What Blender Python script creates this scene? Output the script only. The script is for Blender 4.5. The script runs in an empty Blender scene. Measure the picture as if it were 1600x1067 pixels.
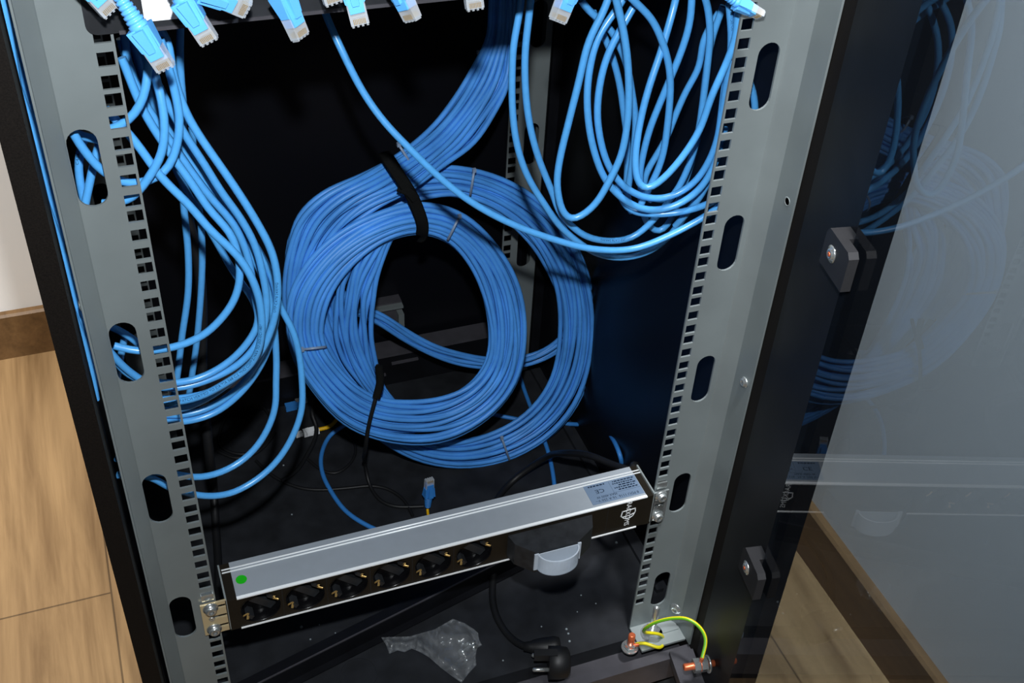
import bpy, bmesh, math, random
from mathutils import Vector, Matrix
random.seed(7)
R_ = random.Random(11)
S = bpy.context.scene
COL = S.collection
MM = 0.001

# ------------------------------------------------------------------ survey of the photograph (millimetres, rack coordinates:
# x right, y into the cabinet from the front of the mounting rails, z up)
CAM = Vector((-242.5, -717.4, 857.4)); FOC = 1817.7
ROW = [Vector((0.9371282700444941, -0.3456968940477353, 0.04779396331298265)),
       Vector((-0.18552158194453094, -0.6094832418915925, -0.7707865596169364)),
       Vector((0.295588139336159, 0.7134590635061435, -0.6352982107520249))]
def ray(u, v):
    a, b = (u - 800) / FOC, (v - 533.5) / FOC
    return ROW[0] * a + ROW[1] * b + ROW[2]
def WY(u, v, y):
    d = ray(u, v); return CAM + d * ((y - CAM.y) / d.y)
def WZ(u, v, z):
    d = ray(u, v); return CAM + d * ((z - CAM.z) / d.z)
TH = math.radians(80.5)
DE = Vector((-math.cos(TH), -math.sin(TH), 0)); DN = Vector((-math.sin(TH), math.cos(TH), 0))   # along the leaf, towards the inside
DH = Vector((274.9, -60, 0))
def DP(s, off, z): return DH + DE * s + DN * off + Vector((0, 0, z))

# ------------------------------------------------------------------ materials
MATS = {}
def srgb(c):
    return tuple((x / 255 / 12.92) if x / 255 <= 0.04045 else ((x / 255 + 0.055) / 1.055) ** 2.4 for x in c) + (1,)
def mat(name, rgb, rough=0.5, metal=0.0, spec=0.5, noise=0.0, nscale=60, bump=0.0, **kw):
    m = bpy.data.materials.new(name); m.use_nodes = True
    nt = m.node_tree; b = nt.nodes['Principled BSDF']
    c = srgb(rgb)
    b.inputs['Base Color'].default_value = c
    b.inputs['Roughness'].default_value = rough; b.inputs['Metallic'].default_value = metal
    b.inputs['Specular IOR Level'].default_value = spec
    tc = nt.nodes.new('ShaderNodeTexCoord')
    nz = nt.nodes.new('ShaderNodeTexNoise'); nz.inputs['Scale'].default_value = nscale; nz.inputs['Detail'].default_value = 5
    nt.links.new(tc.outputs['Object'], nz.inputs['Vector'])
    rp = nt.nodes.new('ShaderNodeValToRGB')
    k = noise
    rp.color_ramp.elements[0].position = 0.3; rp.color_ramp.elements[1].position = 0.7
    rp.color_ramp.elements[0].color = tuple(x * (1 - k) for x in c[:3]) + (1,)
    rp.color_ramp.elements[1].color = tuple(min(1, x * (1 + k)) for x in c[:3]) + (1,)
    nt.links.new(nz.outputs['Fac'], rp.inputs['Fac']); nt.links.new(rp.outputs['Color'], b.inputs['Base Color'])
    if bump:
        bp = nt.nodes.new('ShaderNodeBump'); bp.inputs['Strength'].default_value = bump; bp.inputs['Distance'].default_value = 0.0005
        nt.links.new(nz.outputs['Fac'], bp.inputs['Height']); nt.links.new(bp.outputs['Normal'], b.inputs['Normal'])
    for kk, vv in kw.items(): b.inputs[kk].default_value = vv
    MATS[name] = m
    return m
M_cord = mat('blue_cord', (78, 156, 220), 0.3, spec=0.55, noise=0.05, nscale=200)
M_coil = mat('blue_coil', (72, 144, 222), 0.45, spec=0.35, noise=0.16, nscale=25)
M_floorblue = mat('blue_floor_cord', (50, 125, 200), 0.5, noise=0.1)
M_boot = mat('blue_boot', (92, 172, 240), 0.35, noise=0.04)
M_zinc = mat('zinc_steel', (123, 131, 132), 0.42, metal=0.35, spec=0.5, noise=0.09, nscale=14, bump=0.05)
M_zinc2 = mat('zinc_foot', (150, 158, 158), 0.38, metal=0.45, noise=0.1, nscale=20)
M_black = mat('black_paint', (15, 16, 20), 0.42, spec=0.22, noise=0.25, nscale=30, bump=0.05)
M_post = mat('black_post', (17, 14, 12), 0.55, spec=0.15, noise=0.35, nscale=900, bump=0.1)
M_inner = mat('black_inner_panel', (10, 11, 16), 0.38, spec=0.3, noise=0.1, nscale=6)
M_base = mat('dusty_black_floor', (29, 31, 35), 0.6, spec=0.3, noise=0.4, nscale=35)
M_clamp = mat('clamp_plastic', (36, 36, 38), 0.5, spec=0.3, noise=0.1)
M_frame = mat('grey_black_bar', (62, 61, 66), 0.5, spec=0.4, noise=0.2, nscale=40, bump=0.1)
M_chrome = mat('bright_metal', (200, 205, 205), 0.22, metal=0.85, noise=0.05)
M_brass = mat('brass', (205, 170, 105), 0.3, metal=0.7)
M_copper = mat('copper', (215, 110, 70), 0.3, metal=0.55)
M_nickel = mat('warm_plate', (196, 178, 140), 0.35, metal=0.4)
M_alu = mat('anodised_aluminium', (158, 166, 174), 0.42, metal=0.3, noise=0.03, nscale=80)
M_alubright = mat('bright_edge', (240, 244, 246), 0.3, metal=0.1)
M_plastic = mat('black_plastic', (26, 22, 16), 0.5, spec=0.2, noise=0.1)
M_sock = mat('black_gloss_socket', (9, 9, 11), 0.25, spec=0.4)
M_plasticmatt = mat('matt_black_plastic', (32, 34, 37), 0.5, spec=0.4, noise=0.35, nscale=120)
M_rubber = mat('black_rubber', (20, 21, 23), 0.5, spec=0.35, noise=0.1)
M_velcro = mat('black_velcro', (15, 16, 16), 0.95, spec=0.1, noise=0.3, nscale=1200)
M_tie = mat('nylon_tie', (125, 145, 172), 0.4, noise=0.05)
M_yellow = mat('yellow_jacket', (225, 175, 15), 0.4)
M_earthw = mat('yellow_green_jacket', (200, 200, 20), 0.4, noise=0.0)
M_white = mat('white_print', (235, 238, 240), 0.5)
M_print = mat('dark_print', (18, 30, 48), 0.7, spec=0.1)
M_cprint = mat('cable_print', (14, 34, 66), 0.7, spec=0.1)
M_label = mat('blue_grey_label', (98, 116, 138), 0.45, noise=0.04)
M_green = mat('green_sticker', (18, 165, 12), 0.5)
M_grime = mat('crumbs', (125, 135, 140), 0.8)
M_wall = mat('white_wall', (240, 239, 236), 0.85, spec=0.2, noise=0.01, nscale=4)
def clear(name, tint, gloss, fac_diff=0.0, rough=0.05, diffc=(1, 1, 1, 1), ior=1.5):
    m = bpy.data.materials.new(name); m.use_nodes = True; nt = m.node_tree
    nt.nodes.remove(nt.nodes['Principled BSDF']); out = nt.nodes['Material Output']
    t = nt.nodes.new('ShaderNodeBsdfTransparent'); t.inputs['Color'].default_value = tint
    g = nt.nodes.new('ShaderNodeBsdfGlossy'); g.inputs['Roughness'].default_value = rough
    g.inputs['Color'].default_value = gloss
    f = nt.nodes.new('ShaderNodeFresnel'); f.inputs['IOR'].default_value = ior
    mx = nt.nodes.new('ShaderNodeMixShader')
    ge = nt.nodes.new('ShaderNodeNewGeometry'); ml = nt.nodes.new('ShaderNodeMath'); ml.operation = 'SUBTRACT'; ml.use_clamp = True
    nt.links.new(f.outputs['Fac'], ml.inputs[0]); nt.links.new(ge.outputs['Backfacing'], ml.inputs[1])
    nt.links.new(ml.outputs[0], mx.inputs['Fac']); nt.links.new(t.outputs[0], mx.inputs[1]); nt.links.new(g.outputs[0], mx.inputs[2])
    last = mx
    if fac_diff:
        d = nt.nodes.new('ShaderNodeBsdfDiffuse'); d.inputs['Color'].default_value = diffc
        m2 = nt.nodes.new('ShaderNodeMixShader'); m2.inputs['Fac'].default_value = fac_diff
        nt.links.new(mx.outputs[0], m2.inputs[1]); nt.links.new(d.outputs[0], m2.inputs[2]); last = m2
    nt.links.new(last.outputs[0], out.inputs['Surface'])
    return m
M_glass = clear('tinted_glass', (0.425, 0.47, 0.505, 1), (1, 1, 1, 1), 0.006, 0.004, (0.5, 0.6, 0.8, 1), 1.42)
M_clear = clear('clear_plug_plastic', (0.75, 0.8, 0.85, 1), (1, 1, 1, 1), 0.33, 0.1, (0.75, 0.78, 0.82, 1))
M_bag = clear('clear_bag', (0.86, 0.88, 0.9, 1), (1, 1, 1, 1), 0.12, 0.12, (0.8, 0.85, 0.9, 1), 1.45)
M_cap = clear('frosted_cap', (0.8, 0.85, 0.9, 1), (1, 1, 1, 1), 0.5, 0.15, (0.7, 0.77, 0.85, 1))

def wood(name, light, dark, plank=0.19, length=1.2, seam=True):
    m = bpy.data.materials.new(name); m.use_nodes = True; nt = m.node_tree; b = nt.nodes['Principled BSDF']
    L = nt.links.new; N = nt.nodes.new
    tc = N('ShaderNodeTexCoord')
    mp = N('ShaderNodeMapping'); mp.inputs['Rotation'].default_value = (0, 0, math.pi / 2)
    L(tc.outputs['Object'], mp.inputs['Vector'])
    br = N('ShaderNodeTexBrick'); br.inputs['Scale'].default_value = 1.0
    br.inputs['Brick Width'].default_value = length; br.inputs['Row Height'].default_value = plank
    br.inputs['Mortar Size'].default_value = 0.0012 if seam else 0.0; br.offset = 0.37
    br.inputs['Color1'].default_value = (0.35, 0.35, 0.35, 1); br.inputs['Color2'].default_value = (0.7, 0.7, 0.7, 1)
    br.inputs['Mortar'].default_value = (0.1, 0.1, 0.1, 1)
    L(mp.outputs[0], br.inputs['Vector'])
    m2 = N('ShaderNodeMapping'); m2.inputs['Scale'].default_value = (26, 2.2, 26); L(tc.outputs['Object'], m2.inputs['Vector'])
    nz = N('ShaderNodeTexNoise'); nz.inputs['Scale'].default_value = 1.0; nz.inputs['Detail'].default_value = 8; nz.inputs['Roughness'].default_value = 0.62
    nz.inputs['Distortion'].default_value = 0.7
    L(m2.outputs[0], nz.inputs['Vector'])
    m3 = N('ShaderNodeMapping'); m3.inputs['Scale'].default_value = (160, 6, 160); L(tc.outputs['Object'], m3.inputs['Vector'])
    n3 = N('ShaderNodeTexNoise'); n3.inputs['Scale'].default_value = 1.0; n3.inputs['Detail'].default_value = 4; L(m3.outputs[0], n3.inputs['Vector'])
    ad = N('ShaderNodeMath'); ad.operation = 'MULTIPLY_ADD'; ad.inputs[1].default_value = 0.35; L(n3.outputs['Fac'], ad.inputs[0]); L(nz.outputs['Fac'], ad.inputs[2])
    a2 = N('ShaderNodeMath'); a2.operation = 'MULTIPLY_ADD'; a2.inputs[1].default_value = 0.22; L(br.outputs['Color'], a2.inputs[0]); L(ad.outputs[0], a2.inputs[2])
    rp = N('ShaderNodeValToRGB'); e = rp.color_ramp.elements
    e[0].position = 0.48; e[0].color = srgb(dark); e[1].position = 0.95; e[1].color = srgb(light)
    L(a2.outputs[0], rp.inputs['Fac'])
    mx = N('ShaderNodeMix'); mx.data_type = 'RGBA'; mx.blend_type = 'MULTIPLY'; mx.inputs['Factor'].default_value = 0.5
    inv = N('ShaderNodeMath'); inv.operation = 'SUBTRACT'; inv.inputs[0].default_value = 1.0; L(br.outputs['Fac'], inv.inputs[1])
    L(rp.outputs['Color'], mx.inputs['A']); L(inv.outputs[0], mx.inputs['B']); L(mx.outputs['Result'], b.inputs['Base Color'])
    b.inputs['Roughness'].default_value = 0.5; b.inputs['Specular IOR Level'].default_value = 0.3
    return m
M_floor = wood('oak_plank_floor', (152, 122, 84), (92, 66, 38))
M_skirt = wood('oak_skirting', (124, 94, 60), (84, 61, 37), seam=False)

# earth wire: two colours along its side
def earth_mat():
    nt = M_earthw.node_tree; b = nt.nodes['Principled BSDF']
    uv = nt.nodes.new('ShaderNodeTexCoord'); sp = nt.nodes.new('ShaderNodeSeparateXYZ'); nt.links.new(uv.outputs['UV'], sp.inputs[0])
    rp = nt.nodes.new('ShaderNodeValToRGB'); rp.color_ramp.interpolation = 'CONSTANT'
    rp.color_ramp.elements[0].color = srgb((222, 210, 20)); rp.color_ramp.elements[1].position = 0.62; rp.color_ramp.elements[1].color = srgb((95, 160, 30))
    nt.links.new(sp.outputs['X'], rp.inputs['Fac']); nt.links.new(rp.outputs['Color'], b.inputs['Base Color'])
earth_mat()

# ------------------------------------------------------------------ mesh helpers (all input in millimetres)
class MB:
    def __init__(s): s.v = []; s.f = []; s.m = []; s.sm = []; s.uv = {}
    def add(s, vs, fs, mi=0, smooth=False):
        o = len(s.v); s.v += [Vector(p) for p in vs]
        for f in fs: s.f.append([i + o for i in f]); s.m.append(mi); s.sm.append(smooth)
        return s
    def hexa(s, p, mi=0):   # 8 corners: bottom 4 then top 4
        return s.add(p, [(3, 2, 1, 0), (4, 5, 6, 7), (0, 1, 5, 4), (1, 2, 6, 5), (2, 3, 7, 6), (3, 0, 4, 7)], mi)
    def box(s, a, b, mi=0):
        (x0, y0, z0), (x1, y1, z1) = a, b
        return s.hexa([(x0, y0, z0), (x1, y0, z0), (x1, y1, z0), (x0, y1, z0), (x0, y0, z1), (x1, y0, z1), (x1, y1, z1), (x0, y1, z1)], mi)
    def obox(s, c, ax, ay, az, mi=0):    # centre + half axes
        c = Vector(c); P = []
        for k in (-1, 1):
            for i, j in ((-1, -1), (1, -1), (1, 1), (-1, 1)): P.append(c + ax * i + ay * j + az * k)
        return s.hexa(P, mi)
    def prism(s, poly, d, mi=0):         # planar polygon of 3D points, extruded by vector d
        n = len(poly); poly = [Vector(p) for p in poly]; d = Vector(d)
        return s.add(poly + [p + d for p in poly], [list(range(n))[::-1], list(range(n, 2 * n))] + [(i, (i + 1) % n, n + (i + 1) % n, n + i) for i in range(n)], mi)
    def lathe(s, base, axis, prof, seg=20, mi=0, smooth=True, caps=True):   # prof: list of (distance along axis, radius)
        base = Vector(base); a = Vector(axis).normalized(); t = a.orthogonal().normalized(); b = a.cross(t)
        vs = []; fs = []
        for h, r in prof:
            for k in range(seg):
                w = 2 * math.pi * k / seg; vs.append(base + a * h + (t * math.cos(w) + b * math.sin(w)) * r)
        for i in range(len(prof) - 1):
            for k in range(seg): fs.append((i * seg + k, i * seg + (k + 1) % seg, (i + 1) * seg + (k + 1) % seg, (i + 1) * seg + k))
        s.add(vs, fs, mi, smooth)
        o = len(s.v) - len(vs)
        for ring, rev in ((0, True), (len(prof) - 1, False)):
            if caps and prof[ring][1] > 1e-6:
                idx = [o + ring * seg + k for k in range(seg)]
                s.f.append(idx[::-1] if rev else idx); s.m.append(mi); s.sm.append(False)
        return s
    def tube(s, pts, r, seg=8, mi=0, flat=None, up=None, closed=False):     # pts already dense; flat=(w,h) makes a flat band whose wide side is across 'up'
        n = len(pts)
        if closed: T = [(pts[(i + 1) % (n - 1)] - pts[(i - 1) % (n - 1)]).normalized() for i in range(n)]
        else: T = [(pts[min(i + 1, n - 1)] - pts[max(i - 1, 0)]).normalized() for i in range(n)]
        nrm = T[0].orthogonal().normalized(); vs = []; fs = []
        for i in range(n):
            nrm = (nrm - T[i] * nrm.dot(T[i]))
            nrm = nrm.normalized() if nrm.length > 1e-6 else T[i].orthogonal().normalized()
            a = nrm; rr = r[i] if isinstance(r, (list, tuple)) else r
            if up is not None:
                a = (up[i] - T[i] * up[i].dot(T[i])).normalized()
            b = T[i].cross(a)
            for k in range(seg):
                w = 2 * math.pi * k / seg
                if flat: vs.append(pts[i] + a * (math.cos(w) * flat[1]) + b * (math.sin(w) * flat[0]))
                else: vs.append(pts[i] + (a * math.cos(w) + b * math.sin(w)) * rr)
        for i in range(n - 1):
            for k in range(seg): fs.append((i * seg + k, i * seg + (k + 1) % seg, (i + 1) * seg + (k + 1) % seg, (i + 1) * seg + k))
        s.add(vs, fs, mi, True)
        if not closed:
            s.add(vs[:seg], [list(range(seg))[::-1]], mi); s.add(vs[-seg:], [list(range(seg))], mi)
        return s
    def plate(s, to3, outer, holes, thick, mi=0):   # sheet with holes: 2D loops, to3(x, y) -> point, thick = vector
        bm = bmesh.new(); thick = Vector(thick)
        ed = []
        for lp in [outer] + holes:
            vv = [bm.verts.new((x, y, 0)) for x, y in lp]
            for i in range(len(vv)): ed.append(bm.edges.new((vv[i], vv[(i + 1) % len(vv)])))
        bmesh.ops.triangle_fill(bm, use_beauty=True, edges=ed)
        bm.verts.index_update()
        P = [to3(v.co.x, v.co.y) for v in bm.verts]; F = [[v.index for v in f.verts] for f in bm.faces]
        bm.free()
        n = len(P)
        s.add(P + [p + thick for p in P], F + [[i + n for i in f[::-1]] for f in F], mi)
        k = 0; o = len(s.v) - 2 * n
        for lp in [outer] + holes:
            m = len(lp)
            for i in range(m):
                a, b = o + k + i, o + k + (i + 1) % m
                s.f.append((a, b, b + n, a + n)); s.m.append(mi); s.sm.append(False)
            k += m
        return s
    def build(s, name, mats, parent=None, origin=None):
        if not isinstance(mats, (list, tuple)): mats = [mats]
        if origin is None:
            if parent is not None: origin = Vector(parent['_o'])
            else:
                xs = [p.x for p in s.v]; ys = [p.y for p in s.v]; zs = [p.z for p in s.v]
                origin = Vector(((min(xs) + max(xs)) / 2, (min(ys) + max(ys)) / 2, min(zs)))
        origin = Vector(origin)
        me = bpy.data.meshes.new(name)
        me.from_pydata([(p - origin) * MM for p in s.v], [], s.f)
        for m in mats: me.materials.append(m)
        me.polygons.foreach_set('material_index', s.m); me.polygons.foreach_set('use_smooth', s.sm)
        bm = bmesh.new(); bm.from_mesh(me); bmesh.ops.recalc_face_normals(bm, faces=bm.faces); bm.to_mesh(me); bm.free()
        o = bpy.data.objects.new(name, me); COL.objects.link(o)
        if parent is not None:
            o.parent = parent; o.location = (origin - Vector(parent['_o'])) * MM
        else: o.location = origin * MM
        o['_o'] = tuple(origin)
        return o

def tag(o, label=None, cat=None, group=None, kind=None):
    if label: o['label'] = label
    if cat: o['category'] = cat
    if group: o['group'] = group
    if kind: o['kind'] = kind
    return o
def empty(name, loc, label, cat, group=None):
    o = bpy.data.objects.new(name, None); COL.objects.link(o); o.empty_display_size = 0.01
    o.location = Vector(loc) * MM; o['_o'] = tuple(loc)
    return tag(o, label, cat, group)
def smooth(P, step=6.0, closed=False):
    P = [Vector(p) for p in P]; out = []; n = len(P)
    rng = n if closed else n - 1
    for i in range(rng):
        p1, p2 = P[i], P[(i + 1) % n]
        p0 = P[i - 1] if (i > 0 or closed) else p1 * 2 - p2
        p3 = P[(i + 2) % n] if (i + 2 < n or closed) else p2 * 2 - p1
        k = max(2, int((p2 - p1).length / step))
        t0 = 0.0; t1 = t0 + max(1e-4, (p1 - p0).length) ** .5; t2 = t1 + max(1e-4, (p2 - p1).length) ** .5; t3 = t2 + max(1e-4, (p3 - p2).length) ** .5
        for j in range(k):
            t = t1 + (t2 - t1) * j / k
            A1 = p0 * ((t1 - t) / (t1 - t0)) + p1 * ((t - t0) / (t1 - t0)); A2 = p1 * ((t2 - t) / (t2 - t1)) + p2 * ((t - t1) / (t2 - t1))
            A3 = p2 * ((t3 - t) / (t3 - t2)) + p3 * ((t - t2) / (t3 - t2))
            B1 = A1 * ((t2 - t) / (t2 - t0)) + A2 * ((t - t0) / (t2 - t0)); B2 = A2 * ((t3 - t) / (t3 - t1)) + A3 * ((t - t1) / (t3 - t1))
            out.append(B1 * ((t2 - t) / (t2 - t1)) + B2 * ((t - t1) / (t2 - t1)))
    if not closed: out.append(P[-1])
    return out
def relax(p, it):
    for _ in range(it):
        p = [p[0]] + [(p[i - 1] + p[i] * 2 + p[i + 1]) * 0.25 for i in range(1, len(p) - 1)] + [p[-1]]
    return p
def text_mesh(body, size, align='CENTER', extrude=0.0):
    cu = bpy.data.curves.new('t', 'FONT'); cu.body = body; cu.size = size; cu.align_x = align; cu.align_y = 'CENTER'; cu.resolution_u = 2
    o = bpy.data.objects.new('t', cu); COL.objects.link(o)
    dg = bpy.context.evaluated_depsgraph_get(); me = bpy.data.meshes.new_from_object(o.evaluated_get(dg))
    V = [v.co.copy() for v in me.vertices]; F = [list(p.vertices) for p in me.polygons]
    bpy.data.objects.remove(o); bpy.data.meshes.remove(me); bpy.data.curves.remove(cu)
    return V, F
def put_text(mb, body, size, c, ax, ay, mi=0, sx=1.0, align='CENTER'):
    V, F = text_mesh(body, size, align); c = Vector(c)
    mb.add([c + ax * (p.x * sx) + ay * p.y for p in V], F, mi)

# ------------------------------------------------------------------ the room
ZF = -330.0
b = MB(); b.add([(-2600, -1900, ZF), (528, -1900, ZF), (528, 815, ZF), (-2600, 815, ZF)], [(0, 1, 2, 3)])
b.add([(-2600, -1900, ZF - 40), (528, -1900, ZF - 40), (528, 815, ZF - 40), (-2600, 815, ZF - 40)], [(3, 2, 1, 0)])
tag(b.build('floor', M_floor, origin=(40, 300, ZF)), kind='structure')
b = MB(); b.box((-2600, 815, ZF), (660, 900, 2100)); tag(b.build('wall_back', M_wall), kind='structure')
b = MB(); b.box((536, -1900, ZF), (660, 815, 2100)); tag(b.build('wall_right', M_wall), kind='structure')
b = MB(); b.prism([(-2600, 815, ZF), (-2600, 802, ZF), (-2600, 802, ZF + 77), (-2600, 806, ZF + 80), (-2600, 815, ZF + 80)], (3116, 0, 0))
tag(b.build('baseboard_back', M_skirt), kind='structure')
b = MB(); b.prism([(536, -1900, ZF), (523, -1900, ZF), (523, -1900, ZF + 77), (527, -1900, ZF + 80), (536, -1900, ZF + 80)], (0, 2702, 0))
tag(b.build('baseboard_right', M_skirt), kind='structure')

# ------------------------------------------------------------------ the cabinet
ZB = -262.0                      # inner floor
cab = empty('server_cabinet', (0, 240, ZF), 'open black server cabinet with galvanised perforated mounting rails and a tinted glass door', 'server cabinet')
for sx in (-1, 1):
    b = MB(); b.box((sx * 297 if sx > 0 else -300, -10, -300), (300 if sx > 0 else -297, 540, 760)); b.build('side_panel', M_inner, cab)
    b = MB(); lo, hi = (283.5, 300) if sx > 0 else (-300, -284.5)
    b.box((lo, -62, -300), (hi, -10, 760)); b.build('corner_post', M_post, cab)
    b = MB(); lo, hi = (284, 297) if sx > 0 else (-297, -284)
    b.box((lo, 480, -262), (hi, 537, 760)); b.build('corner_post', M_black, cab)
b = MB(); b.box((-297, 537, -300), (297, 540, 760)); b.build('back_panel', M_inner, cab)
b = MB(); b.box((-300, -62, 760), (300, 540, 790)); b.build('top_panel', M_black, cab)
b = MB(); b.box((-297, -10, -300), (297, 537, ZB))
# raised folded lips along both sides and the knockout ring
b.box((-297, 20, ZB), (-286, 470, ZB + 10)); b.box((280, 40, ZB), (289, 470, ZB + 6))
kc = WZ(560, 1052, ZB)
b.lathe(kc, (0, 0, 1), [(0, 22), (0.8, 22), (0.8, 19.5), (0.2, 19.5), (0.2, 0)], 32, 0, smooth=False)
b.build('base_plate', M_base, cab)
b = MB(); b.box((-284, -50, -300), (284, -38, -262)); b.box((-284, -38, -300), (284, -10, -285)); b.build('front_sill', M_frame, cab)
b = MB(); b.box((-240, 500, ZB), (240, 528, -205)); b.box((-240, 497, -208), (240, 528, -204), 1)
for x0, x1, z in ((28, 70, -240), (75, 118, -222), (122, 160, -206)): b.box((x0 + 4, 496.5, z - 1.5), (x1, 500, z + 1.5), 1)  # thin grey bars, painted highlights in place of the light slits
b.build('rear_crossbar', [M_black, M_frame], cab)
b = MB(); c0 = WY(604, 487, 528)
b.box((c0.x - 26, 520, c0.z - 22), (c0.x + 20, 537, c0.z + 20), 0)
b.box((c0.x + 12, 508, c0.z - 24), (c0.x + 20, 522, c0.z + 6), 1); b.box((c0.x - 26, 512, c0.z + 14), (c0.x + 20, 522, c0.z + 18), 1)
b.build('cable_entry_bracket', [M_frame, M_zinc], cab)
for x, y in ((-270, -30), (270, -30), (-270, 500), (270, 500)):
    b = MB(); b.lathe((x, y, ZF), (0, 0, 1), [(0, 22), (8, 22), (10, 8), (32, 8)], 18); b.build('foot', M_rubber, cab)

def rail_holes(z_lo, z_hi):
    out = []; k = -9
    U = 44.45
    for n in range(-7, 16):
        for d in (0, -15.875, -31.75):
            z = n * U + d
            if z_lo < z < z_hi: out.append(z)
    return out
ZT = 640.0; ZL = -256.0
def oval(cx, cz, w, h, seg=10):
    r = w / 2; P = []
    for k in range(seg + 1): a = math.pi * k / seg; P.append((cx + r * math.cos(a), cz + h / 2 - r + r * math.sin(a)))
    for k in range(seg + 1): a = math.pi + math.pi * k / seg; P.append((cx + r * math.cos(a), cz - h / 2 + r + r * math.sin(a)))
    return P
def rail(sx, y0, fy, label=None):       # fy: +1 front rail (flange towards the viewer), -1 rear rail
    b = MB(); holes = []
    for z in rail_holes(-211, ZT - 12):
        c = sx * 232.55; holes.append([(c - 5.2, z - 4.9), (c + 5.2, z - 4.9), (c + 5.2, z + 4.9), (c - 5.2, z + 4.9)])
    for z in (602, 442, 282, 122.5, -37.5, -197): holes.append(oval(sx * 257, z, 19.5, 59))
    xi, xo = sx * 225.6, (272 if sx > 0 else -267)
    b.plate(lambda x, z: Vector((x, y0, z)), [(xi, ZL), (xo, ZL), (xo, ZT), (xi, ZT)], holes, (0, 2 * fy, 0))
    # chamfer, then the flange
    pr = [(272, 0), (273, -1.5), (281, -16), (281, -43), (283, -43), (283, -15), (274.5, 2), (272, 2)]
    if sx < 0: pr = [(267, 0), (268, -1.5), (278.5, -14), (278.5, -22), (280, -22), (280, -13), (269, 2), (267, 2)]
    b.prism([(sx * x, y0 + fy * y, ZL) for x, y in pr], (0, 0, ZT - ZL))
    return b
for sx in (-1, 1):
    rb = rail(sx, 0, 1)
    if sx > 0: pass
    fr = rb.build('mounting_rail', M_zinc, cab); fr['label'] = 'galvanised front mounting rail with square holes on the ' + ('left' if sx < 0 else 'right')
    # folded foot under the rail, adjusting stud and nut
    f = MB(); f.box((sx * 225.6, -34, ZL - 3), (sx * 281, 2, ZL)); f.box((sx * 252, -20, ZL), (sx * 279, -2, ZL + 2)); f.build('rail_foot', M_zinc2, fr)
    f = MB(); f.lathe((sx * 246, -16, ZL), (0, 0, 1), [(0, 4), (49, 4), (51.5, 2.5), (52, 0)], 14)
    f.lathe((sx * 246, -16, ZL), (0, 0, 1), [(0, 13), (2, 13)], 24)
    f.lathe((sx * 246, -16, ZL + 2), (0, 0, 1), [(0, 9.5), (7, 9.5), (8, 8)], 6, smooth=False); f.build('levelling_stud', M_chrome, fr)
    for y, z, r in ((-33.4, 141, 4.6), (-8.5, -230, 6.5))[(0 if sx > 0 else 1):]:
        f = MB(); xx = 281 if y < -16 else 277.5
        n = Vector((-sx, 0, 0)) if y < -16 else Vector((-sx * .86, -.5, 0))
        f.lathe(Vector((sx * xx, y, z)), n, [(0, r + 1), (1.2, r + 1), (1.4, r), (3.6, r * .8), (3.8, r * .45), (2.6, r * .35), (2.6, 0)], 18); f.build('screw', M_chrome, fr)
    f = MB(); f.lathe((sx * 281, -33.4 if sx > 0 else -12, 342), (-sx, 0, 0), [(0, 4.2), (0.3, 4.2), (0.3, 3.2), (-.4, 3.0), (-.4, 0)], 16); f.build('punched_hole', M_zinc2, fr)
    rr = rail(sx, 468, -1).build('mounting_rail', M_zinc, cab); rr['label'] = 'rear mounting rail deep inside the cabinet'

# the glass door, hinged on the right, standing open
door = MB()
def dbox(mb, s0, s1, o0, o1, z0, z1, mi=0):
    P = [DP(s, o, z) for z in (z0, z1) for s, o in ((s0, o0), (s1, o0), (s1, o1), (s0, o1))]
    mb.hexa(P, mi)
dbox(door, 8, 103, -22, -5.3, -285, 760)
dbox(door, -12, 8, -22, -8, -285, 760)
dr = door.build('door', M_black, cab, origin=DP(0, 0, -285)); dr['label'] = 'tinted glass door swung open on its right hinge'
b = MB(); dbox(b, -12, 560, -6, 22, -268, -256); dbox(b, -12, 560, -22, -6, -285, -268); b.build('bottom_rail', M_frame, dr)
b = MB(); dbox(b, 476, 560, -22, -5.3, -256, 760); b.build('latch_stile', M_black, dr)
b = MB(); dbox(b, 90, 560, -5, 0, -256, 755); b.build('glass_pane', M_glass, dr)
for s_, z_ in ((80, 366), (80, 4), (80, 700)):
    b = MB()
    b.prism([DP(s_ - 80 + s, 3, z_ + z) for s, z in [(68, -16), (68, 12), (72, 17), (104, 17), (108, 13), (108, -16)]], DN * 8)
    b.prism([DP(s_ - 80 + s, -5, z_ + z) for s, z in [(68, -16), (68, 12), (72, 17), (88, 17), (88, -16)]], DN * 8)
    b.lathe(DP(s_ + 3, 11, z_ + 1), DN, [(0, 6), (.4, 7), (.4, 5), (2.2, 4.2), (2.4, 2), (1.2, 1.6), (1.2, 0)], 18, 1)
    b.lathe(DP(s_ + 3, 13.2, z_ + 1), DN, [(0, 2.2), (.6, 1.5)], 8, 2)
    b.build('glass_clamp', [M_clamp, M_chrome, M_copper], dr)
b = MB(); p0 = DP(44, -5, -205)
b.lathe(p0, DN, [(0, 4), (34, 4), (35, 3)], 14, 0)
b.lathe(p0 + DN * 6, DN, [(0, 10), (2, 10)], 20, 1); b.lathe(p0 + DN * 9, DN, [(0, 8), (7, 8)], 6, 1, False); b.lathe(p0 + DN * 17, DN, [(0, 8), (7, 8)], 6, 1, False)
b.build('earth_stud', [M_copper, M_chrome], dr)
STUD = p0 + DN * 16
b = MB(); g0 = Vector((213.5, -20, ZB)); g0 = WZ(984, 1012, ZB)
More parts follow.
